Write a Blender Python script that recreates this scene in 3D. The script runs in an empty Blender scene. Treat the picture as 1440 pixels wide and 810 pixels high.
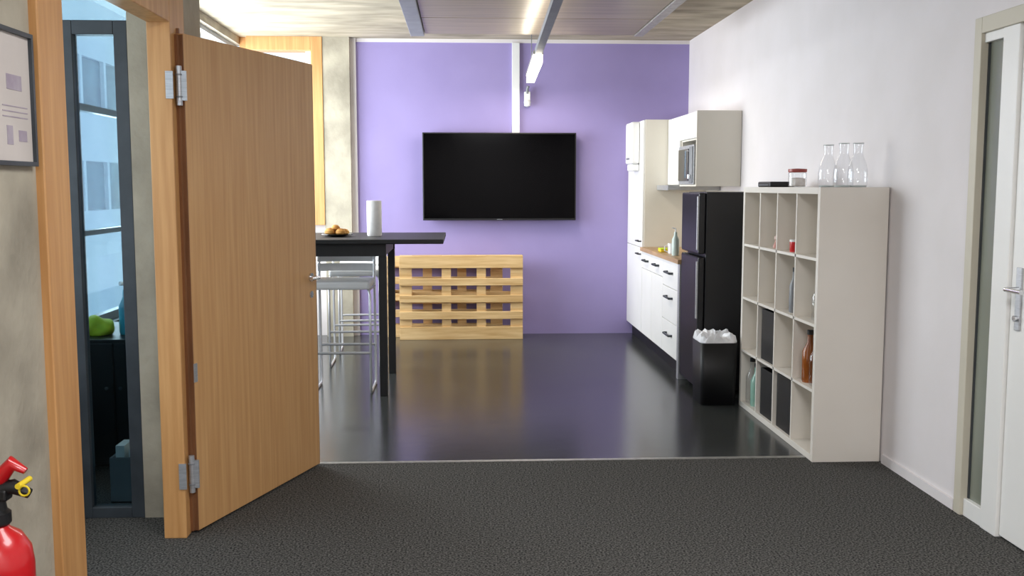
import bpy, bmesh, math, random
from mathutils import Vector, Matrix
random.seed(3)
S=bpy.context.scene
try:
    S.view_settings.view_transform='Standard'; S.view_settings.look='None'
except Exception as e: print(e)

# ---------------------------------------------------------------- materials
def lin(c):
    o=[]
    for v in c:
        v/=255.0
        o.append(v/12.92 if v<=0.04045 else ((v+0.055)/1.055)**2.4)
    return (o[0],o[1],o[2],1)
def mat(name,c1,c2=None,scale=5.0,rough=0.6,metal=0.0,bump=0.0,stretch=(1,1,1),detail=4,emis=0,spec=0.5,lo=0.35,hi=0.65,bscale=None,coat=0,trans=0,bdist=0.01):
    m=bpy.data.materials.new(name); m.use_nodes=True
    nt=m.node_tree; N=nt.nodes; L=nt.links
    b=N['Principled BSDF']
    c2=c2 or c1
    tc=N.new('ShaderNodeTexCoord'); mp=N.new('ShaderNodeMapping'); mp.inputs['Scale'].default_value=stretch
    L.new(tc.outputs['Object'],mp.inputs['Vector'])
    nz=N.new('ShaderNodeTexNoise'); nz.inputs['Scale'].default_value=scale; nz.inputs['Detail'].default_value=detail
    L.new(mp.outputs[0],nz.inputs['Vector'])
    cr=N.new('ShaderNodeValToRGB'); cr.color_ramp.elements[0].position=lo; cr.color_ramp.elements[1].position=hi
    cr.color_ramp.elements[0].color=lin(c1); cr.color_ramp.elements[1].color=lin(c2)
    L.new(nz.outputs['Fac'],cr.inputs[0]); L.new(cr.outputs[0],b.inputs['Base Color'])
    b.inputs['Roughness'].default_value=rough; b.inputs['Metallic'].default_value=metal
    b.inputs['Specular IOR Level'].default_value=spec
    b.inputs['Coat Weight'].default_value=coat
    b.inputs['Transmission Weight'].default_value=trans
    if emis:
        b.inputs['Emission Color'].default_value=lin(c1); b.inputs['Emission Strength'].default_value=emis
    if bump:
        bp=N.new('ShaderNodeBump'); bp.inputs['Strength'].default_value=bump; bp.inputs['Distance'].default_value=bdist
        if bscale:
            n2=N.new('ShaderNodeTexNoise'); n2.inputs['Scale'].default_value=bscale; L.new(mp.outputs[0],n2.inputs['Vector']); L.new(n2.outputs['Fac'],bp.inputs['Height'])
        else: L.new(nz.outputs['Fac'],bp.inputs['Height'])
        L.new(bp.outputs[0],b.inputs['Normal'])
    return m
def glassmat(name,tint=(250,252,252),base=0.03,edge=0.4,power=5):
    # thin clear sheet: transparent, with a soft grazing-angle reflection (same from both sides)
    m=bpy.data.materials.new(name); m.use_nodes=True
    nt=m.node_tree; N=nt.nodes; L=nt.links
    N.remove(N['Principled BSDF'])
    out=N['Material Output']; t=N.new('ShaderNodeBsdfTransparent'); t.inputs[0].default_value=lin(tint)
    g=N.new('ShaderNodeBsdfGlossy'); g.inputs['Roughness'].default_value=0.03
    lw=N.new('ShaderNodeLayerWeight'); lw.inputs['Blend'].default_value=0.5
    pw=N.new('ShaderNodeMath'); pw.operation='POWER'; pw.inputs[1].default_value=power; L.new(lw.outputs['Facing'],pw.inputs[0])
    ma=N.new('ShaderNodeMath'); ma.operation='MULTIPLY_ADD'; ma.inputs[1].default_value=edge; ma.inputs[2].default_value=base; L.new(pw.outputs[0],ma.inputs[0])
    mx=N.new('ShaderNodeMixShader'); L.new(ma.outputs[0],mx.inputs[0]); L.new(t.outputs[0],mx.inputs[1]); L.new(g.outputs[0],mx.inputs[2])
    L.new(mx.outputs[0],out.inputs[0]); return m

M_white=mat('wall_white',(224,218,218),(228,222,223),3,0.75,bump=0.04,bscale=120)
M_purple=mat('wall_purple',(152,139,190),(157,144,195),2,0.8,bump=0.05,bscale=150)
M_conc=mat('concrete',(142,135,120),(186,178,160),3.2,0.85,bump=0.35,bscale=28,detail=8,lo=0.3,hi=0.7)
M_concceil=mat('concrete_ceiling',(142,133,114),(192,180,158),2.2,0.85,bump=0.2,bscale=20,detail=8,stretch=(1,3,1),lo=0.3,hi=0.7)
M_oak=mat('oak_veneer',(188,140,88),(210,166,114),5,0.42,stretch=(9,9,0.35),detail=6,bump=0.05,lo=0.25,hi=0.75)
M_oakframe=mat('oak_frame',(184,132,78),(208,158,102),5,0.45,stretch=(7,7,0.4),detail=5,lo=0.3,hi=0.7)
M_oakdark=mat('oak_edge',(112,74,48),(138,94,62),5,0.5,stretch=(7,7,0.4))
M_pallet=mat('pallet_pine',(198,158,102),(228,196,144),4,0.7,stretch=(0.7,6,9),detail=6,bump=0.1,lo=0.3,hi=0.7)
M_carpet=mat('carpet',(26,26,27),(116,114,110),120,0.95,bump=0.6,detail=5,lo=0.36,hi=0.70,spec=0.1)
M_lino=mat('linoleum',(50,52,51),(62,64,63),1.3,0.2,bump=0.06,bscale=5,detail=5,lo=0.3,hi=0.7,spec=0.4)
M_cab=mat('cabinet_white',(236,235,232),(240,239,236),3,0.35)
M_cream=mat('cabinet_side_cream',(222,216,203),(227,221,209),2,0.5)
M_shelf=mat('shelf_white',(224,217,207),(229,223,214),2,0.45)
M_worktop=mat('worktop_wood',(160,128,92),(190,156,116),6,0.4,stretch=(6,0.6,6))
M_blackm=mat('black_matte',(14,14,16),(20,20,23),8,0.5)
M_blackg=mat('black_gloss',(8,8,10),(11,11,13),4,0.14)
M_screen=mat('tv_screen',(1,1,2),(2,2,3),4,0.12,spec=0.08)
M_fridge=mat('fridge_black',(12,12,16),(17,17,21),5,0.35)
M_steel=mat('brushed_steel',(172,174,178),(192,194,198),20,0.4,metal=0.6,stretch=(1,1,12))
M_chrome=mat('chrome',(215,216,220),(225,226,228),3,0.15,metal=0.9)
M_alu=mat('aluminium_strip',(160,158,154),(182,180,176),30,0.4,metal=0.6)
M_winframe=mat('window_aluminium',(150,158,166),(160,168,176),6,0.4)
M_darkmetal=mat('anthracite_metal',(46,52,58),(58,64,70),8,0.45)
M_grey=mat('grey_metal',(120,122,126),(134,136,140),6,0.45)
M_panel=mat('ceiling_panel',(138,126,104),(176,162,136),2,0.34,metal=0.2,stretch=(0.6,14,1),detail=5,lo=0.3,hi=0.7)
M_plast=mat('white_plastic',(230,230,230),(236,236,236),3,0.35)
M_paper=mat('paper',(232,230,228),(240,238,236),30,0.9,bump=0.1)
M_red=mat('red_paint',(190,14,22),(200,20,28),4,0.3,coat=0.4)
M_yellow=mat('yellow',(230,200,30),(240,212,50),5,0.5)
M_lime=mat('lime_fabric',(190,220,20),(215,240,60),9,0.7,bump=0.3)
M_cyan=mat('cyan_plastic',(40,170,200),(90,205,225),5,0.4)
M_amber=mat('amber_glass',(120,62,22),(160,90,36),6,0.15)
M_green=mat('green_glass',(120,165,150),(160,195,180),6,0.1)
M_pastry=mat('pastry',(170,104,40),(226,170,88),26,0.7,bump=0.6)
M_lamp=mat('lamp_tube',(255,246,226),None,3,0.5,emis=9)
M_bag=mat('bin_bag',(225,226,230),(245,245,248),12,0.5,bump=0.5)
M_glass=glassmat('window_glass')
M_glassp=glassmat('partition_glass',(205,222,228),0.05,0.5,4)
M_sidepane=mat('sidelight_pane_tone',(112,116,104),(140,144,132),1.2,0.25,stretch=(1,1,0.6))  # opaque pane; light from the space behind is put into this colour
M_glasst=glassmat('drinking_glass',(250,251,252),0.05,0.5,3)
M_cream2=mat('door_frame_beige',(198,191,174),(206,199,182),2,0.5)
M_fac=mat('facade_render',(204,220,232),(216,230,240),1.2,0.8)
M_facwin=mat('facade_window',(60,110,132),(90,140,160),1.2,0.2)
M_stool=mat('stool_frame',(205,206,210),(215,216,220),4,0.25,metal=0.5)

# ---------------------------------------------------------------- builders
class G:
    def __init__(s,name,loc=(0,0,0),rot=0,local=False):
        s.e=bpy.data.objects.new(name,None); s.e.empty_display_size=0.1
        s.e.location=loc; s.e.rotation_euler=(0,0,rot); S.collection.objects.link(s.e)
        s.O=Vector((0,0,0)) if local else Vector(loc)
def finish(bm,name,m,g,smooth=False):
    me=bpy.data.meshes.new(name)
    bmesh.ops.recalc_face_normals(bm,faces=bm.faces)
    if g: bmesh.ops.translate(bm,verts=bm.verts,vec=-g.O)
    bm.to_mesh(me); bm.free()
    if smooth:
        for p in me.polygons: p.use_smooth=True
    ob=bpy.data.objects.new(name,me); S.collection.objects.link(ob)
    for mm in (m if isinstance(m,(list,tuple)) else [m]): me.materials.append(mm)
    if g: ob.parent=g.e
    if smooth:
        try:
            md=ob.modifiers.new('es','EDGE_SPLIT'); md.split_angle=math.radians(35)
        except: pass
    return ob
def addbox(bm,lo,hi,bev=0):
    t=bmesh.new()
    bmesh.ops.create_cube(t,size=1)
    for v in t.verts: v.co=Vector([lo[i]+(v.co[i]+0.5)*(hi[i]-lo[i]) for i in range(3)])
    if bev: bmesh.ops.bevel(t,geom=t.edges[:],offset=bev,segments=2,affect='EDGES',profile=0.5)
    me=bpy.data.meshes.new('t'); t.to_mesh(me); t.free(); bm.from_mesh(me); bpy.data.meshes.remove(me)
def box(name,lo,hi,m,g=None,bev=0):
    bm=bmesh.new(); addbox(bm,lo,hi,bev); return finish(bm,name,m,g)
def boxes(name,lst,m,g=None,bev=0):
    bm=bmesh.new()
    for lo,hi in lst: addbox(bm,lo,hi,bev)
    return finish(bm,name,m,g)
def addtube(bm,pts,r,seg=12):
    pts=[Vector(p) for p in pts]; rings=[]
    for i,p in enumerate(pts):
        d=(pts[min(i+1,len(pts)-1)]-pts[max(i-1,0)]).normalized()
        u=d.orthogonal().normalized() if i==0 else (u-d*u.dot(d)).normalized()
        v=d.cross(u); rr=r[i] if isinstance(r,(list,tuple)) else r
        rings.append([bm.verts.new(p+(u*math.cos(2*math.pi*k/seg)+v*math.sin(2*math.pi*k/seg))*rr) for k in range(seg)])
    for a,b in zip(rings,rings[1:]):
        for k in range(seg): bm.faces.new((a[k],a[(k+1)%seg],b[(k+1)%seg],b[k]))
    bm.faces.new(rings[0][::-1]); bm.faces.new(rings[-1])
def tube(name,pts,r,m,g=None,seg=12):
    bm=bmesh.new(); addtube(bm,pts,r,seg); return finish(bm,name,m,g,True)
def tubes(name,lst,r,m,g=None,seg=12):
    bm=bmesh.new()
    for p in lst: addtube(bm,p,r,seg)
    return finish(bm,name,m,g,True)
def lathe(name,c,prof,m,g=None,seg=28,closed=True):
    bm=bmesh.new(); rings=[]
    for r,z in prof:
        rings.append([bm.verts.new((c[0]+max(r,1e-4)*math.cos(2*math.pi*k/seg),c[1]+max(r,1e-4)*math.sin(2*math.pi*k/seg),c[2]+z)) for k in range(seg)])
    for a,b in zip(rings,rings[1:]):
        for k in range(seg): bm.faces.new((a[k],a[(k+1)%seg],b[(k+1)%seg],b[k]))
    if closed: bm.faces.new(rings[0][::-1]); bm.faces.new(rings[-1])
    return finish(bm,name,m,g,True)

H=2.93; XR=2.27; YB=10.0; XL=-2.15
# ---------------------------------------------------------------- shell
f=G('floor')
box('carpet',(XL-0.1,-3,-0.08),(XR+0.1,5.3,0),M_carpet,f)
box('linoleum',(XL-0.1,5.3,-0.08),(XR+0.1,YB+0.1,0),M_lino,f)
box('trim_1',(-1.4,5.285,0),(1.885,5.315,0.004),M_alu)
box('ceiling',(XL-0.2,-3.1,H),(XR+0.2,YB+0.2,H+0.15),M_concceil)
w=G('wall_back')
box('purple',(-1.03,YB,0),(XR+0.1,YB+0.15,H),M_purple,w)
box('white_edge',(-1.085,YB-0.03,0),(-1.03,YB+0.15,H),M_white,w)
box('parapet',(XL-0.1,YB,0),(-1.34,YB+0.15,1.11),M_white,w)
box('top_band',(-1.085,YB-0.012,H-0.035),(XR,YB,H),M_white,w)
box('column',(-1.345,YB-0.1,0),(-1.085,YB+0.15,H),M_conc,None)
wr=G('wall_right')
boxes('plaster',[((XR,4.36,0),(XR+0.15,YB+0.15,H)),((XR,-3,0),(XR+0.15,3.0,H)),((XR,3.0,2.22),(XR+0.15,4.36,H))],M_white,wr)
box('baseboard_right',(XR-0.012,4.37,0),(XR,5.16,0.05),M_white)
box('wall_front',(XL-0.1,-3.15,0),(XR+0.15,-3,H),M_white)
wl=G('wall_left')
boxes('concrete',[((-1.30,-3,0),(-1.2,2.89,H)),((-1.30,2.89,2.33),(-1.2,4.45,H))],M_conc,wl)
boxes('concrete_return',[((-1.437,4.45,0),(-1.2,4.75,H))],M_conc,wl)
we=G('wall_exterior')
boxes('parapet',[((XL-0.2,-3,0),(XL,YB+0.1,0.66))],M_darkmetal,we)
boxes('lintel',[((XL-0.2,-3,2.86),(XL,YB+0.1,H))],M_conc,we)
ys=[-3,-1.4,0.2,1.8,3.4,5.0,8.0,10.05]
for i in range(len(ys)-1):
    wi=G('window_%d'%(i+2),(XL-0.1,(ys[i]+ys[i+1])/2,1.7))
    a,b=ys[i],ys[i+1]
    boxes('frame',[((XL-0.10,a,0.66),(XL-0.05,a+0.03,2.86)),((XL-0.10,b-0.03,0.66),(XL-0.05,b,2.86)),
                   ((XL-0.10,a+0.03,0.66),(XL-0.05,b-0.03,0.71)),((XL-0.10,a+0.03,2.82),(XL-0.05,b-0.03,2.86)),((XL-0.10,a+0.03,1.93),(XL-0.05,b-0.03,1.97)),((XL-0.10,a+0.03,1.2),(XL-0.05,b-0.03,1.23))],M_winframe,wi)
    box('glass',(XL-0.08,a+0.03,0.71),(XL-0.07,b-0.03,2.82),M_glass,wi)
w1=G('window_1',(-1.75,YB,2))
boxes('frame',[((XL,YB-0.03,1.11),(XL+0.08,YB+0.1,H)),((-1.455,YB-0.11,1.11),(-1.345,YB+0.1,H)),((XL+0.08,YB-0.11,H-0.13),(-1.455,YB+0.1,H)),
  ((XL+0.08,YB-0.11,1.11),(-1.455,YB+0.1,1.2))],M_oakframe,w1,0.004)
boxes('sash',[((XL+0.08,YB+0.0,1.2),(XL+0.14,YB+0.08,H-0.13)),((-1.52,YB+0.0,1.2),(-1.455,YB+0.08,H-0.13)),((XL+0.14,YB,2.64),(-1.52,YB+0.08,2.70))],M_plast,w1)
box('glass',(XL+0.14,YB+0.03,1.2),(-1.52,YB+0.04,2.70),M_glass,w1)
fb=G('neighbouring_building',(-9,6,0))
boxes('facade',[((-9.5,-6,-4),(-9.0,46,0.9)),((-9.5,-6,2.1),(-9.0,46,3.4)),((-9.5,-6,4.6),(-9.0,46,6.0))],M_fac,fb)
boxes('window_band',[((-9.5,-6,0.9),(-9.1,46,2.1)),((-9.5,-6,3.4),(-9.1,46,4.6))],M_facwin,fb)
boxes('mullions',[((-9.1,-6+1.6*k,z),(-9.0,-5.85+1.6*k,z+1.2)) for k in range(32) for z in (0.9,3.4)],M_fac,fb)

# ---------------------------------------------------------------- glazed partition seen through doorway
gp=G('window_12',(-1.8,4.5,0))
boxes('frame',[((-1.495,4.45,0),(-1.437,4.51,2.2)),((-1.75,4.45,0),(-1.67,4.51,2.2)),((XL,4.45,0),(XL+0.06,4.51,2.2)),
   ((-1.67,4.45,0),(-1.495,4.51,0.05)),((-1.67,4.45,2.14),(-1.495,4.51,2.2)),((XL+0.06,4.45,0),(-1.75,4.51,0.05)),((XL+0.06,4.45,2.14),(-1.75,4.51,2.2))],M_darkmetal,gp,0.003)
boxes('glass',[((-1.67,4.475,0.05),(-1.495,4.483,2.14)),((XL+0.06,4.475,0.05),(-1.75,4.483,2.14)),((XL,4.475,2.2),(-1.437,4.483,H))],M_glassp,gp)
c=G('storage_cabinet',(-1.8,5.5,0))
box('body',(-2.08,5.20,0.04),(-1.52,5.9,0.70),M_blackm,c,0.005)
boxes('doors',[((-2.06,5.185,0.06),(-1.81,5.20,0.68)),((-1.80,5.185,0.06),(-1.54,5.20,0.68))],M_blackm,c,0.003)
boxes('feet',[((x,y,0),(x+0.04,y+0.04,0.04)) for x in (-2.06,-1.58) for y in (5.22,5.84)],M_blackm,c)
tubes('knobs',[[(x,5.187,0.45),(x,5.165,0.45)] for x in (-1.84,-1.77)],0.01,M_chrome,c,8)
c=G('file_box',(-1.58,4.75,0))
boxes('body',[((-1.66,4.66,0),(-1.48,4.84,0.01)),((-1.66,4.66,0),(-1.65,4.84,0.22)),((-1.49,4.66,0),(-1.48,4.84,0.22)),((-1.65,4.66,0),(-1.49,4.67,0.22)),((-1.65,4.83,0),(-1.49,4.84,0.22))],M_grey,c)
boxes('papers',[((-1.64,4.69,0.01),(-1.60,4.81,0.27)),((-1.58,4.69,0.01),(-1.55,4.81,0.25))],M_paper,c)
c=G('safety_vest',(-1.92,5.4,0.70))
bm=bmesh.new(); bmesh.ops.create_icosphere(bm,subdivisions=4,radius=0.075)
for v in bm.verts:
    n=1+0.25*math.sin(v.co.x*45+v.co.y*27)*math.cos(v.co.z*35)
    v.co=Vector((v.co.x*1.1*n-1.94,v.co.y*n+5.38,max(0.701,0.74+v.co.z*0.8*n)))
finish(bm,'cloth',M_lime,c,True)
c=G('spray_bottle',(-1.79,5.4,0.70))
lathe('bottle',(-1.80,5.4,0.70),[(0.035,0),(0.04,0.01),(0.04,0.15),(0.018,0.2),(0.016,0.24),(0,0.24)],M_cyan,c,20)
tube('nozzle',[(-1.80,5.4,0.94),(-1.80,5.4,0.97),(-1.82,5.37,0.975)],0.012,M_plast,c,8)
c=G('backpack',(-1.63,5.4,0.70))
bm=bmesh.new(); addbox(bm,(-1.73,5.30,0.701),(-1.54,5.5,0.93),0.05); finish(bm,'bag',M_blackm,c,True)
tube('strap',[(-1.66,5.3,0.90),(-1.66,5.27,0.85),(-1.66,5.28,0.76)],0.012,M_darkmetal,c,8)
tube('grab_loop',[(-1.66,5.4,0.92),(-1.65,5.4,0.96),(-1.62,5.4,0.96),(-1.61,5.4,0.92)],0.008,M_darkmetal,c,8)

# ---------------------------------------------------------------- door 1 (oak, open)
d=G('door_1',(-1.19,4.23,0))
boxes('frame_post_1',[((-1.31,2.89,0),(-1.175,3.07,2.33))],M_oakframe,d,0.004)
boxes('frame_post_2',[((-1.27,4.17,0),(-1.175,4.26,2.33)),((-1.25,4.26,0),(-1.19,4.44,2.33))],M_oakframe,d,0.004)
boxes('frame_seal',[((-1.215,4.262,0),(-1.165,4.275,2.14))],M_oakdark,d)
boxes('frame_header',[((-1.27,3.07,2.15),(-1.175,4.17,2.33))],M_oakframe,d,0.004)
ang=math.atan2(1.025,0.373)
lf=G('leaf_group',(-1.14,4.235,0),ang,True)
lf.e.parent=d.e; lf.e.location=Vector((-1.14,4.235,0))-Vector((-1.19,4.23,0))
boxes('leaf',[((0,0,0.012),(1.09,0.042,2.115))],M_oak,lf,0.002)
boxes('leaf_edge',[((-0.004,0.001,0.012),(0.0,0.018,2.11)),((-0.018,0.018,0.012),(0.0,0.045,2.11)),((1.09,0.001,0.012),(1.094,0.041,2.11))],M_oakdark,lf)
tube('lever',[(1.03,0,1.02),(1.03,-0.05,1.02),(0.94,-0.055,1.02)],0.0085,M_chrome,lf)
tube('lever_back',[(1.03,0.04,1.02),(1.03,0.095,1.02),(0.92,0.1,1.02)],0.0085,M_chrome,lf)
tube('rosette',[(1.03,0.048,1.02),(1.03,-0.008,1.02)],0.022,M_chrome,lf,20)
tube('keyhole_rosette',[(1.03,0.048,0.93),(1.03,-0.006,0.93)],0.018,M_chrome,lf,20)
box('strike_plate',(1.094,0.012,0.85),(1.096,0.032,1.1),M_steel,lf)
for z in (1.90,0.27):
    tube('hinge_knuckle',[(-1.155,4.205,z-0.08),(-1.155,4.205,z+0.08)],0.012,M_steel,d)
    box('hinge_plate_frame',(-1.198,4.163,z-0.055),(-1.168,4.17,z+0.055),M_steel,d)
    box('hinge_plate_leaf',(-1.155,4.200,z-0.06),(-1.125,4.212,z+0.06),M_steel,d)
    for k in (-0.045,0.045): tube('hinge_ring',[(-1.155,4.205,z+k-0.003),(-1.155,4.205,z+k+0.003)],0.015,M_grey,d)
box('door_stop_pad',(-0.004,-0.003,0.66),(0.02,0.0,0.74),M_steel,lf)

# ---------------------------------------------------------------- certificate
p=G('picture_frame',(-1.19,2.7,1.7))
a,b,z0,z1=2.60,2.865,1.545,1.905
boxes('frame',[((-1.2,a,z0),(-1.18,a+0.012,z1)),((-1.2,b-0.012,z0),(-1.18,b,z1)),((-1.2,a+0.012,z0),(-1.18,b-0.012,z0+0.012)),((-1.2,a+0.012,z1-0.012),(-1.18,b-0.012,z1))],M_darkmetal,p)
M_sheet=mat('certificate_paper',(196,188,182),(206,198,192),3,0.6)
box('sheet',(-1.2,a+0.012,z0+0.012),(-1.19,b-0.012,z1-0.012),M_sheet,p)
boxes('print',[((-1.19,2.71,1.745),(-1.189,2.80,1.785)),((-1.19,2.70,1.60),(-1.189,2.735,1.65)),((-1.19,2.77,1.61),(-1.189,2.82,1.64))]+[((-1.19,2.68,1.70-0.014*k),(-1.189,2.83,1.703-0.014*k)) for k in range(3)],mat('print_ink',(158,146,160),(172,162,172),20,0.8),p)

# ---------------------------------------------------------------- extinguisher
ex,ey=-1.116,2.37
e=G('fire_extinguisher',(ex,ey,0.1))
c0=(ex,ey,0)
lathe('body',c0,[(0.03,0.1),(0.072,0.105),(0.08,0.13),(0.08,0.585),(0.075,0.625),(0.055,0.66),(0.03,0.677),(0.024,0.69)],M_red,e,36)
lathe('neck',c0,[(0.03,0.685),(0.034,0.69),(0.034,0.715),(0.026,0.722),(0.022,0.75)],M_blackm,e)
boxes('valve_head',[((ex-0.02,ey-0.02,0.745),(ex+0.035,ey+0.02,0.775))],M_blackm,e,0.006)
bm=bmesh.new()
addtube(bm,[(ex-0.015,ey,0.785),(ex+0.015,ey,0.80),(ex+0.045,ey,0.835),(ex+0.075,ey,0.815)],[0.016,0.02,0.018,0.008])
finish(bm,'squeeze_lever',M_red,e,True)
tube('carry_handle',[(ex-0.015,ey,0.77),(ex+0.045,ey,0.778),(ex+0.082,ey,0.76)],[0.018,0.018,0.012],M_blackm,e)
tube('safety_pin',[(ex+0.07,ey-0.035,0.788),(ex+0.07,ey+0.03,0.788)],0.007,M_yellow,e)
tube('pin_ring',[(ex+0.078+0.012*math.cos(t),ey-0.02,0.773+0.012*math.sin(t)) for t in [k*math.pi/6 for k in range(13)]],0.0025,M_yellow,e,6)
tube('hose',[(ex-0.015,ey+0.03,0.76),(ex-0.035,ey+0.08,0.74),(ex-0.045,ey+0.10,0.60),(ex-0.035,ey+0.10,0.3)],0.011,M_blackm,e)
box('wall_bracket',(-1.2,ey-0.04,0.3),(-1.19,ey+0.04,0.66),M_steel,e)
lathe('pressure_gauge',(ex,ey,0.775),[(0.0,0.0),(0.015,0.0),(0.015,0.012),(0.0,0.014)],M_chrome,e,16)
box('label',(ex-0.02,ey-0.0815,0.3),(ex+0.03,ey-0.0775,0.45),M_paper,e)

# ---------------------------------------------------------------- suspended ceiling panel
cp=G('ceiling_panel',(0.6,6,2.8))
n=9; y0,y1=1.2,8.5; st=(y1-y0)/n
boxes('sections',[((-0.30,y0+k*st+0.006,2.755),(1.45,y0+(k+1)*st-0.006,2.80)) for k in range(n)],M_panel,cp,0.003)
box('side_channel_1',(-0.42,y0,2.735),(-0.305,y1,2.83),M_grey,cp,0.004)
box('side_channel_2',(1.455,y0,2.745),(1.53,y1,2.83),M_alu,cp,0.004)
tubes('hangers',[[(x,y,2.8),(x,y,H)] for x in (-0.2,1.35) for y in (1.8,4,6,8.1)],0.006,M_grey,cp,8)

# ---------------------------------------------------------------- linear lamp
l=G('pendant_light',(0.62,7.5,2.6))
def lx(y): return 0.525+(y-5.0)*0.028
def bar(name,ya,yb,wd,za,zb,m):
    bm=bmesh.new(); vs=[]
    for y in (ya,yb):
        for sx,z in ((-wd,za),(wd,za),(wd,zb),(-wd,zb)): vs.append(bm.verts.new((lx(y)+sx,y,z)))
    for q in ((0,1,2,3),(7,6,5,4),(0,4,5,1),(1,5,6,2),(2,6,7,3),(3,7,4,0)): bm.faces.new([vs[i] for i in q])
    return finish(bm,name,m,l)
bar('housing',3.0,8.0,0.028,2.525,2.57,M_grey)
bar('housing_end',8.0,9.6,0.04,2.53,2.56,M_alu)
bar('tube_lit',8.05,9.55,0.036,2.465,2.53,M_lamp)
tubes('suspension',[[(lx(y),y,2.56),(lx(y),y,2.76 if y<8.4 else H)] for y in (3.4,6.0,9.3)],0.004,M_grey,l,6)
k=G('cable_trunk',(0.54,YB,2.5))
box('channel',(0.50,YB-0.035,2.01),(0.575,YB,H-0.035),M_plast,k,0.003)
k=G('motion_sensor',(0.66,YB,2.4))
box('bracket',(0.62,YB-0.06,2.32),(0.68,YB-0.001,2.42),M_plast,k,0.008)
tube('arm',[(0.65,YB-0.05,2.40),(0.65,YB-0.06,2.45),(0.66,YB-0.07,2.47)],0.014,M_grey,k)
lathe('cap',(0.65,YB-0.05,2.27),[(0.01,0),(0.03,0.01),(0.035,0.05),(0.02,0.07)],M_plast,k,16)

# ---------------------------------------------------------------- TV
t=G('television',(0.37,9.93,1.58))
box('bezel',(-0.385,9.87,1.155),(1.13,9.92,2.015),M_blackm,t,0.006)
box('screen',(-0.372,9.866,1.175),(1.117,9.872,2.003),M_screen,t)
box('wall_mount',(0.1,9.92,1.35),(0.64,YB-0.001,1.8),M_blackm,t)
box('logo',(0.345,9.864,1.161),(0.40,9.869,1.168),M_grey,t)

# ---------------------------------------------------------------- pallets
def pallet(x0,y0,h=0.82,wd=1.2):
    g=G('pallet',(x0+wd/2,y0+0.07,0))
    zs=[(0.0,0.125),(0.20,0.275),(0.365,0.435),(0.53,0.60),(0.70,h)]
    boxes('deck_boards',[((x0,y0,a),(x0+wd,y0+0.022,b)) for a,b in zs],M_pallet,g,0.003)
    xs=[x0,x0+0.41,x0+0.75,x0+wd-0.12]
    boxes('cross_boards',[((x,y0+0.022,0),(x+(0.12 if i in(0,3) else 0.09),y0+0.044,h)) for i,x in enumerate(xs)],M_pallet,g,0.002)
    boxes('blocks',[((x,y0+0.044,z),(x+(0.12 if i in(0,3) else 0.09),y0+0.122,z+0.12)) for i,x in enumerate(xs) for z in (0.0,0.34,h-0.12)],M_pallet,g,0.003)
    boxes('bottom_boards',[((x0,y0+0.122,z),(x0+wd,y0+0.144,z+0.12)) for z in (0.0,0.34,h-0.12)],M_pallet,g,0.003)
pallet(-0.61,9.64)
pallet(-0.80,9.83,0.80)

# ---------------------------------------------------------------- bar table
t=G('bar_table',(-1.1,7.45,0))
box('top',(-2.02,6.95,1.09),(-0.13,8.02,1.122),M_blackm,t,0.005)
boxes('apron',[((-1.9,7.03,1.0),(-0.535,7.055,1.09)),((-1.9,7.93,1.0),(-0.535,7.955,1.09)),((-0.57,7.055,1.0),(-0.545,7.93,1.09)),((-1.9,7.055,1.0),(-1.875,7.93,1.09))],M_blackm,t)
boxes('legs',[((x,y,0),(x+0.055,y+0.055,1.0)) for x in (-0.59,-1.9) for y in (7.03,7.90)],M_blackm,t,0.004)
t=G('paper_towel_roll',(-0.66,7.5,1.122))
lathe('roll',(-0.655,7.5,1.122),[(0.02,0),(0.052,0),(0.055,0.01),(0.055,0.255),(0.052,0.262),(0.02,0.262),(0.02,0.24),(0.0,0.24)],M_paper,t,32)
t=G('pastry_plate',(-0.92,7.4,1.122))
lathe('plate',(-0.92,7.4,1.122),[(0.05,0),(0.07,0.004),(0.115,0.016),(0.112,0.02),(0.06,0.01),(0.0,0.01)],M_blackg,t,32)
for (x,y,z,r) in ((-0.97,7.38,1.16,0.042),(-0.89,7.37,1.158,0.04),(-0.93,7.43,1.162,0.044),(-0.87,7.43,1.155,0.036),(-0.93,7.39,1.188,0.033)):
    lathe('bun',(x,y,z-r*0.6),[(r*0.6,0),(r,r*0.35),(r*0.95,r*0.75),(r*0.55,r*1.15),(0,r*1.25)],M_pastry,t,18)

# ---------------------------------------------------------------- stools (white seat and back, chrome sled frame)
def stool(x,y,rot):
    g=G('bar_stool',(x,y,0),rot,True)
    boxes('seat_cushion',[((-0.205,-0.20,0.755),(0.205,0.19,0.815))],M_plast,g,0.018)
    bm=bmesh.new()
    for z0,z1 in ((0.86,0.915),(0.93,0.99)):
        rows=[]
        for i in range(11):
            u=i/10*2-1; yy=0.20+0.035*(1-u*u); xx=0.215*u
            rows.append([bm.verts.new((xx,yy,z0)),bm.verts.new((xx,yy,z1)),bm.verts.new((xx,yy-0.018,z1)),bm.verts.new((xx,yy-0.018,z0))])
        for a,b in zip(rows,rows[1:]):
            for k in range(4): bm.faces.new((a[k],a[(k+1)%4],b[(k+1)%4],b[k]))
        bm.faces.new(rows[0]); bm.faces.new(rows[-1][::-1])
    finish(bm,'backrest_slats',M_plast,g)
    L=[]
    for s in (-0.205,0.205):
        L.append([(s*0.95,-0.17,0.75),(s,-0.19,0.72),(s,-0.20,0.05),(s,-0.18,0.011),(s,0.20,0.011),(s,0.22,0.05),(s,0.19,0.75),(s,0.195,0.985)])
        L.append([(s*0.95,-0.17,0.75),(s,0.19,0.75)])
    for yy,z in ((-0.197,0.30),(0.21,0.30)): L.append([(-0.205,yy,z),(0.205,yy,z)])
    tubes('frame',L,0.010,M_stool,g)
stool(-0.865,7.30,0.0)
stool(-0.89,8.36,0.03)
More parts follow.
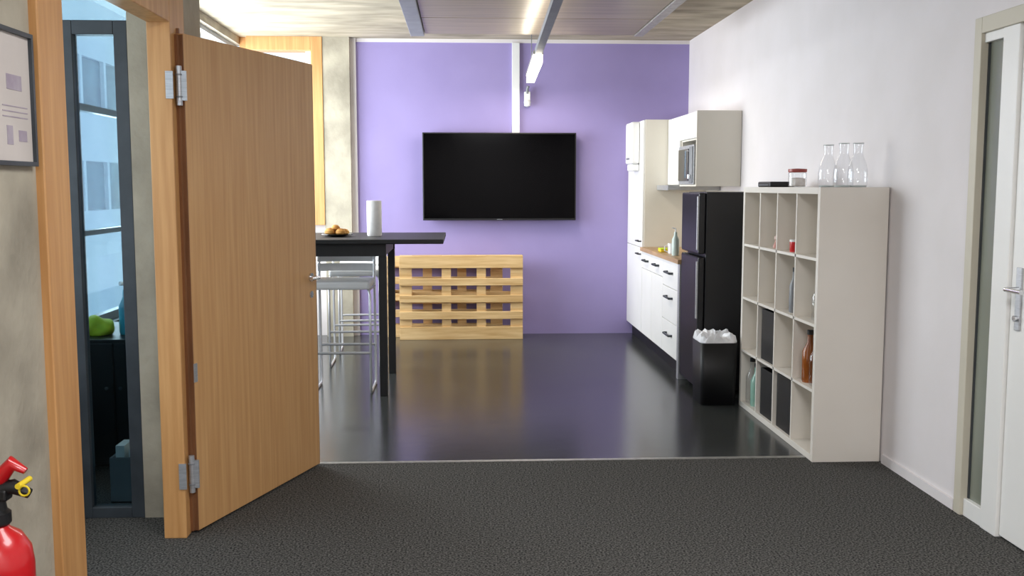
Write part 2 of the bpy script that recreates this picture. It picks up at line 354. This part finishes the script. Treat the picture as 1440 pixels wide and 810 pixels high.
stool(-0.90,9.05,math.pi*0.02)

# ---------------------------------------------------------------- kitchen
FX=1.67; XC=XR-0.004; YC=YB-0.004
kt=G('kitchen_tall_cabinet',(1.97,9.58,0))
box('carcass',(FX+0.02,9.175,0.12),(XC,YC,2.10),M_cream,kt,0.002)
boxes('doors',[((FX,9.18,0.13),(FX+0.019,YC,0.92)),((FX,9.18,0.925),(FX+0.019,YC,2.095))],M_cab,kt,0.003)
box('toe_kick',(FX+0.06,9.175,0),(XC,YC,0.12),M_blackm,kt)
tubes('handles',[[(FX,y,z),(FX-0.03,y,z),(FX-0.03,y+0.14,z),(FX,y+0.14,z)] for y,z in ((9.22,0.86),(9.22,0.98))],0.006,M_blackm,kt,8)
kb=G('kitchen_base_cabinets',(1.97,8.4,0))
box('carcass',(FX+0.02,7.60,0.12),(XC,9.17,0.895),M_cab,kb)
box('end_panel',(FX-0.005,7.54,0.0),(XC,7.60,0.895),M_steel,kb,0.002)
box('toe_kick',(FX+0.06,7.60,0),(XC,9.17,0.12),M_blackm,kb)
fr=[]
for a,b in ((8.20,8.68),(8.685,9.165)): fr.append(((FX,a+0.003,0.13),(FX+0.019,b,0.735))); fr.append(((FX,a+0.003,0.74),(FX+0.019,b,0.89)))
for a,b in ((0.13,0.40),(0.405,0.675),(0.68,0.89)): fr.append(((FX,7.605,a),(FX+0.019,8.197,b)))
boxes('fronts',fr,M_cab,kb,0.003)
hd=[]
for z in (0.30,0.60,0.80): hd.append([(FX,7.80,z),(FX-0.03,7.80,z),(FX-0.03,8.0,z),(FX,8.0,z)])
for y in (8.36,8.84): hd.append([(FX,y,0.82),(FX-0.03,y,0.82),(FX-0.03,y+0.16,0.82),(FX,y+0.16,0.82)])
tubes('handles',hd,0.009,M_darkmetal,kb,8)
box('worktop',(FX-0.02,7.54,0.895),(XC,9.17,0.93),M_worktop,kb,0.003)
box('trim_2',(XC-0.01,7.54,0.932),(XC,9.17,1.45),M_cream)
ku=G('kitchen_upper_cabinets',(2.1,8.6,1.8))
box('carcass_1',(1.92,8.68,1.50),(XC,9.17,2.10),M_cream,ku,0.002)
boxes('doors',[((1.90,8.683,1.505),(1.918,9.165,2.095)),((1.90,8.07,1.885),(1.918,8.677,2.095))],M_cab,ku,0.002)
boxes('niche_panels',[((1.90,8.05,1.49),(XC,8.068,2.10)),((1.92,8.66,1.49),(XC,8.678,2.10)),((1.92,8.068,2.08),(XC,8.66,2.10)),((1.90,8.068,1.49),(XC,8.66,1.505)),((1.92,8.068,1.87),(XC,8.66,1.885))],M_cream,ku)
box('extractor_hood',(1.80,8.68,1.455),(XC,9.17,1.50),M_steel,ku,0.004)
mw=G('microwave_oven',(2.05,8.36,1.505))
box('body',(1.885,8.09,1.506),(2.24,8.64,1.83),M_steel,mw,0.004)
box('door_window',(1.876,8.24,1.535),(1.886,8.62,1.80),M_blackg,mw,0.003)
box('control_panel',(1.876,8.10,1.52),(1.886,8.215,1.815),M_grey,mw,0.002)
tube('handle',[(1.885,8.225,1.56),(1.85,8.225,1.56),(1.85,8.225,1.78),(1.885,8.225,1.78)],0.008,M_chrome,mw,8)
lathe('knob',(1.868,8.155,1.57),[(0.0,-0.02),(0.018,-0.015),(0.018,0.015),(0,0.02)],M_chrome,mw,14)
fg=G('refrigerator',(1.97,7.22,0))
box('body',(FX+0.05,6.96,0.03),(2.25,7.52,1.45),M_fridge,fg,0.008)
boxes('doors',[((FX,6.965,0.05),(FX+0.047,7.515,0.99)),((FX,6.965,1.01),(FX+0.047,7.515,1.445))],M_fridge,fg,0.012)
boxes('handle_trims',[((FX-0.012,6.968,0.55),(FX+0.002,6.985,0.96)),((FX-0.012,6.968,1.04),(FX+0.002,6.985,1.42))],M_steel,fg,0.003)
boxes('feet',[((x,y,0),(x+0.05,y+0.05,0.03)) for x in (1.74,2.18) for y in (6.98,7.45)],M_blackm,fg)
dp=G('towel_dispenser',(1.61,9.6,1.64))
bm=bmesh.new()
addbox(bm,(1.585,9.35,1.70),(FX-0.001,9.66,2.09),0.018); finish(bm,'cover',M_plast,dp)
box('tray',(1.60,9.37,1.635),(FX-0.001,9.64,1.70),M_plast,dp,0.01)
box('slot',(1.583,9.42,1.74),(1.588,9.60,1.76),M_grey,dp)
g=G('coffee_maker',(1.86,7.8,0.931))
box('base',(1.76,7.70,0.931),(2.0,7.90,0.965),M_blackm,g,0.006)
box('tower',(1.90,7.70,0.965),(2.0,7.90,1.26),M_blackm,g,0.008)
box('head',(1.76,7.70,1.20),(1.90,7.90,1.27),M_steel,g,0.008)
lathe('jug',(1.825,7.80,0.966),[(0.045,0),(0.06,0.03),(0.062,0.09),(0.045,0.14),(0.042,0.16)],M_glasst,g,20,False)
g=G('dish_soap_bottle',(1.72,8.0,0.931))
lathe('bottle',(1.73,8.0,0.931),[(0.028,0),(0.03,0.02),(0.03,0.13),(0.014,0.16),(0.013,0.19),(0,0.19)],mat('soap_bottle_plastic',(180,196,190),(196,210,204),5,0.3),g,18)
tube('pump',[(1.73,8.0,1.12),(1.73,8.0,1.15),(1.70,8.0,1.155)],0.006,M_plast,g,8)
g=G('coffee_mug',(1.74,8.18,0.931))
lathe('cup',(1.74,8.16,0.931),[(0.03,0),(0.038,0.01),(0.04,0.09),(0.036,0.09),(0.033,0.012),(0,0.01)],M_plast,g,20)
tube('handle',[(1.702,8.16,0.95),(1.675,8.16,0.96),(1.675,8.16,0.995),(1.702,8.16,1.005)],0.005,M_plast,g,8)
g=G('dish_sponge',(1.73,8.45,0.931))
box('sponge',(1.69,8.40,0.931),(1.77,8.52,0.955),M_yellow,g,0.006)
box('scourer',(1.69,8.40,0.955),(1.77,8.52,0.962),M_lime,g,0.002)

# trash bin
g=G('trash_bin',(1.73,6.74,0))
def prism(name,x0,x1,y0,y1,z0,z1,tp,m,g):
    bm=bmesh.new(); rows=[]
    for z,s in ((z0,1-tp),(z1,1)):
        cx,cy=(x0+x1)/2,(y0+y1)/2; hx,hy=(x1-x0)/2*s,(y1-y0)/2*s; r=0.03; ring=[]
        for (sx,sy,a0) in ((1,1,0),(-1,1,90),(-1,-1,180),(1,-1,270)):
            for q in range(5):
                a=math.radians(a0+q*22.5); ring.append(bm.verts.new((cx+sx*(hx-r)+r*math.cos(a),cy+sy*(hy-r)+r*math.sin(a),z)))
        rows.append(ring)
    n=len(rows[0])
    for k in range(n): bm.faces.new((rows[0][k],rows[0][(k+1)%n],rows[1][(k+1)%n],rows[1][k]))
    bm.faces.new(rows[0][::-1])
    o=finish(bm,name,m,g,True)
    md=o.modifiers.new('th','SOLIDIFY'); md.thickness=0.004
    return o
prism('bucket',1.615,1.87,6.60,6.88,0,0.43,0.05,M_blackm,g)
bm=bmesh.new(); seg=48; rows=[]
for j,(s,z) in enumerate(((0.99,0.425),(1.02,0.437),(0.95,0.45),(0.8,0.46),(0.5,0.445),(0.2,0.43))):
    ring=[]
    for k in range(seg):
        a=2*math.pi*k/seg; cx=max(-1,min(1,1.25*math.cos(a))); cy=max(-1,min(1,1.25*math.sin(a)))
        wob=random.uniform(0,0.03)+0.022*max(0,math.sin(k*0.85+j*1.3)) if j in(2,3,4) else 0
        dz=-random.uniform(0,0.02) if j==0 else 0
        ring.append(bm.verts.new((1.7425+0.125*s*cx,6.74+0.138*s*cy,z+wob+dz)))
    rows.append(ring)
for a,b in zip(rows,rows[1:]):
    for k in range(seg): bm.faces.new((a[k],a[(k+1)%seg],b[(k+1)%seg],b[k]))
bm.faces.new(rows[-1])
finish(bm,'liner_bag',M_bag,g,False)

# ---------------------------------------------------------------- cube shelf
cs=G('cube_shelf',(2.08,5.92,0))
ya,yb,xa,xb,ht=5.19,6.63,1.89,2.262,1.485
T=0.036; t2=0.016
boxes('outer_frame',[((xa,ya,0),(xb,ya+T,ht)),((xa,yb-T,0),(xb,yb,ht)),((xa,ya+T,0),(xb,yb-T,T)),((xa,ya+T,ht-T),(xb,yb-T,ht))],M_shelf,cs,0.0015)
cw=(yb-ya-2*T-3*t2)/4; rh=(ht-2*T-3*t2)/4
Y=[ya+T+k*(cw+t2) for k in range(4)]; Z=[T+k*(rh+t2) for k in range(4)]
boxes('uprights',[((xa+0.002,Y[k]-t2,T),(xb,Y[k],ht-T)) for k in (1,2,3)],M_shelf,cs)
boxes('shelves',[((xa+0.002,ya+T,Z[k]-t2),(xb,yb-T,Z[k])) for k in (1,2,3)],M_shelf,cs)
box('back',(xb-0.004,ya+T,T),(xb,yb-T,ht-T),M_shelf,cs)
def cell(c,r): return Y[c]+cw/2, Z[r]
def binder(c,r,w=0.24,h=0.31,m=M_blackm,name='storage_box'):
    y,z=cell(c,r); g=G(name,(2.0,y,z))
    boxes('walls',[((xa+0.02,y-w/2,z),(xb-0.03,y-w/2+0.008,z+h)),((xa+0.02,y+w/2-0.008,z),(xb-0.03,y+w/2,z+h)),((xa+0.02,y-w/2+0.008,z),(xa+0.028,y+w/2-0.008,z+h)),((xb-0.038,y-w/2+0.008,z),(xb-0.03,y+w/2-0.008,z+h)),((xa+0.028,y-w/2+0.008,z),(xb-0.038,y+w/2-0.008,z+0.008))],m,g,0.002)
binder(2,1,0.27,0.32); binder(2,0,0.26,0.30); binder(1,0,0.29,0.325)
def bottle(c,r,m,h,rad,name='bottle',dy=0,dx=0.09):
    y,z=cell(c,r); y+=dy; g=G(name,(xa+dx,y,z))
    lathe('glass',(xa+dx,y,z),[(rad*0.9,0),(rad,0.01),(rad,h*0.6),(rad*0.4,h*0.78),(rad*0.36,h),(0,h)],m,g,20)
    lathe('cap',(xa+dx,y,z+h),[(rad*0.42,-0.02),(rad*0.42,0.005),(0,0.006)],M_blackm,g,14)
bottle(0,1,M_amber,0.29,0.042,dy=0.05,dx=0.06); bottle(0,1,M_glasst,0.27,0.04,dy=-0.06,dx=0.06)
y,z=cell(0,1); g=G('tea_tin',(xa+0.2,y-0.06,z)); lathe('tin',(xa+0.2,y-0.06,z),[(0.04,0),(0.04,0.12),(0.038,0.13),(0,0.13)],M_pastry,g,20)
bottle(3,0,M_green,0.28,0.04,dx=0.06); bottle(3,0,M_glasst,0.30,0.042,dy=0.10,dx=0.06)
bottle(1,2,M_grey,0.26,0.028,'water_bottle',dx=0.06); bottle(0,2,M_glasst,0.22,0.035,dx=0.08)
y,z=cell(1,3); g=G('candle_jar',(xa+0.1,y,z)); lathe('jar',(xa+0.06,y,z),[(0.03,0),(0.033,0.01),(0.033,0.06),(0,0.06)],M_red,g,18); lathe('lid',(xa+0.06,y,z+0.06),[(0.034,0),(0.034,0.012),(0,0.014)],M_plast,g,18)
y,z=cell(2,3); g=G('small_figurine',(xa+0.1,y,z)); lathe('body',(xa+0.06,y,z),[(0.02,0),(0.024,0.01),(0.014,0.035),(0.01,0.045),(0.017,0.058),(0.014,0.075),(0,0.08)],mat('figurine_rose',(190,120,110),(215,190,180),20,0.5),g,16)
M_gb=mat('glass_base',(190,198,198),(205,212,212),3,0.15); M_gr=mat('glass_rim',(200,206,206),(210,216,216),3,0.15)
def carafe(x,y):
    g=G('glass_carafe',(x,y,ht))
    lathe('glass',(x,y,ht),[(0.0,0.003),(0.046,0.0),(0.053,0.012),(0.053,0.08),(0.045,0.125),(0.026,0.17),(0.023,0.20),(0.028,0.235)],M_glasst,g,28,False)
    lathe('base',(x,y,ht),[(0.0,0.001),(0.045,0.002),(0.048,0.01),(0,0.012)],M_gb,g,28,False)
    lathe('rim',(x,y,ht+0.235),[(0.028,-0.002),(0.0295,0.0),(0.028,0.002),(0.0265,0.0),(0.028,-0.002)],M_gr,g,28,False)
carafe(2.06,5.55); carafe(2.13,5.30); carafe(2.06,5.32)
g=G('storage_jar',(2.05,6.03,ht))
lathe('jar',(2.05,6.03,ht),[(0,0.003),(0.045,0),(0.055,0.01),(0.055,0.085),(0.046,0.09)],M_glasst,g,24,False)
lathe('contents',(2.05,6.03,ht+0.004),[(0.04,0),(0.047,0.006),(0.047,0.05),(0,0.055)],mat('sugar',(214,206,200),(228,222,216),40,0.8,bump=0.3),g,24)
lathe('lid',(2.05,6.03,ht+0.09),[(0.053,0),(0.056,0.004),(0.056,0.02),(0,0.024)],mat('jar_lid',(150,60,55),(170,80,70),6,0.4),g,24)
g=G('network_router',(2.02,6.36,ht))
box('body',(1.94,6.22,ht),(2.10,6.48,ht+0.035),M_blackm,g,0.008)
box('stripe',(1.938,6.25,ht+0.012),(1.941,6.45,ht+0.016),M_grey,g)

# ---------------------------------------------------------------- door 2
d=G('door_2',(XR,3.7,0))
boxes('frame_outer',[((XR-0.015,4.30,0),(XR+0.12,4.36,2.22)),((XR-0.015,3.0,2.15),(XR+0.12,4.30,2.22)),((XR-0.015,3.0,0),(XR+0.12,3.06,2.15))],M_cream2,d,0.003)
boxes('frame_inner',[((XR-0.005,4.015,0),(XR+0.1,4.14,2.15)),((XR+0.0,4.14,0),(XR+0.1,4.30,0.08)),((XR+0.0,4.14,2.11),(XR+0.1,4.30,2.15))],M_cab,d,0.003)
box('glazing_gasket',(XR+0.018,4.14,0.08),(XR+0.022,4.155,2.11),M_darkmetal,d)
boxes('glazing_gasket_2',[((XR+0.018,4.285,0.08),(XR+0.022,4.30,2.11))],M_darkmetal,d)
box('sidelight_glass',(XR+0.022,4.14,0.08),(XR+0.03,4.30,2.11),M_sidepane,d)
box('leaf',(XR+0.01,3.06,0.01),(XR+0.055,4.01,2.145),M_cab,d,0.003)
box('handle_plate',(XR+0.002,3.925,0.90),(XR+0.01,3.965,1.16),M_steel,d,0.003)
tube('lever',[(XR+0.005,3.945,1.07),(XR-0.05,3.945,1.07),(XR-0.055,3.82,1.07)],0.01,M_chrome,d)
tube('cylinder_lock',[(XR+0.005,3.945,0.95),(XR-0.012,3.945,0.95)],0.012,M_chrome,d)

# ---------------------------------------------------------------- lights
def area(name,loc,rot,sx,sy,p,col=(1,1,1)):
    L=bpy.data.lights.new(name,'AREA'); L.shape='RECTANGLE'; L.size=sx; L.size_y=sy; L.energy=p; L.color=col
    o=bpy.data.objects.new(name,L); o.location=loc; o.rotation_euler=rot; S.collection.objects.link(o); return o
area('daylight_kitchen',(XL-0.25,8.3,1.8),(0,math.radians(-90),0),2.0,3.2,270,(0.95,0.97,1.0))
area('daylight_corridor',(XL-0.25,2.5,1.8),(0,math.radians(-90),0),2.0,3.2,40,(0.85,0.93,1.0))
for y,pw in ((-1.4,150),(2.2,44)):
    g=G('fill_fixture',(0.5,y,H))  # fill fixtures added overhead, out of view, to brighten the corridor
    zz=H if y<1 else 2.75
    box('housing',(-0.1,y-0.6,zz-0.05),(1.1,y+0.6,zz),M_plast,g,0.004)
    box('fill_diffuser',(-0.06,y-0.56,zz-0.056),(1.06,y+0.56,zz-0.05),mat('fill_diffuser',(255,248,238),None,2,0.5,emis=1.5),g)
    area('corridor_fill',(0.5,y,zz-0.07),(0,0,0),1.0,1.0,pw,(0.97,0.98,1.0))
area('pendant_lamp_light',(lx(8.9),8.9,2.455),(0,0,0),0.06,1.0,20,(1,0.93,0.82))
area('ceiling_fill_up',(lx(6.5),6.5,2.60),(math.pi,0,0),0.06,5,8,(1,0.93,0.82))  # upward fill added along the pendant to brighten the ceiling
W=bpy.data.worlds.new('sky'); S.world=W; W.use_nodes=True
bg=W.node_tree.nodes['Background']; bg.inputs[0].default_value=(0.76,0.88,1.0,1); bg.inputs[1].default_value=1.6

# ---------------------------------------------------------------- camera
cam=bpy.data.cameras.new('camera'); co=bpy.data.objects.new('camera',cam); S.collection.objects.link(co)
cam.sensor_width=36; cam.lens=1400/1440*36
co.location=(0,0,1.49)
F=Vector((0.0498,0.9936,-0.1016))
co.rotation_euler=F.to_track_quat('-Z','Y').to_euler()
S.camera=co
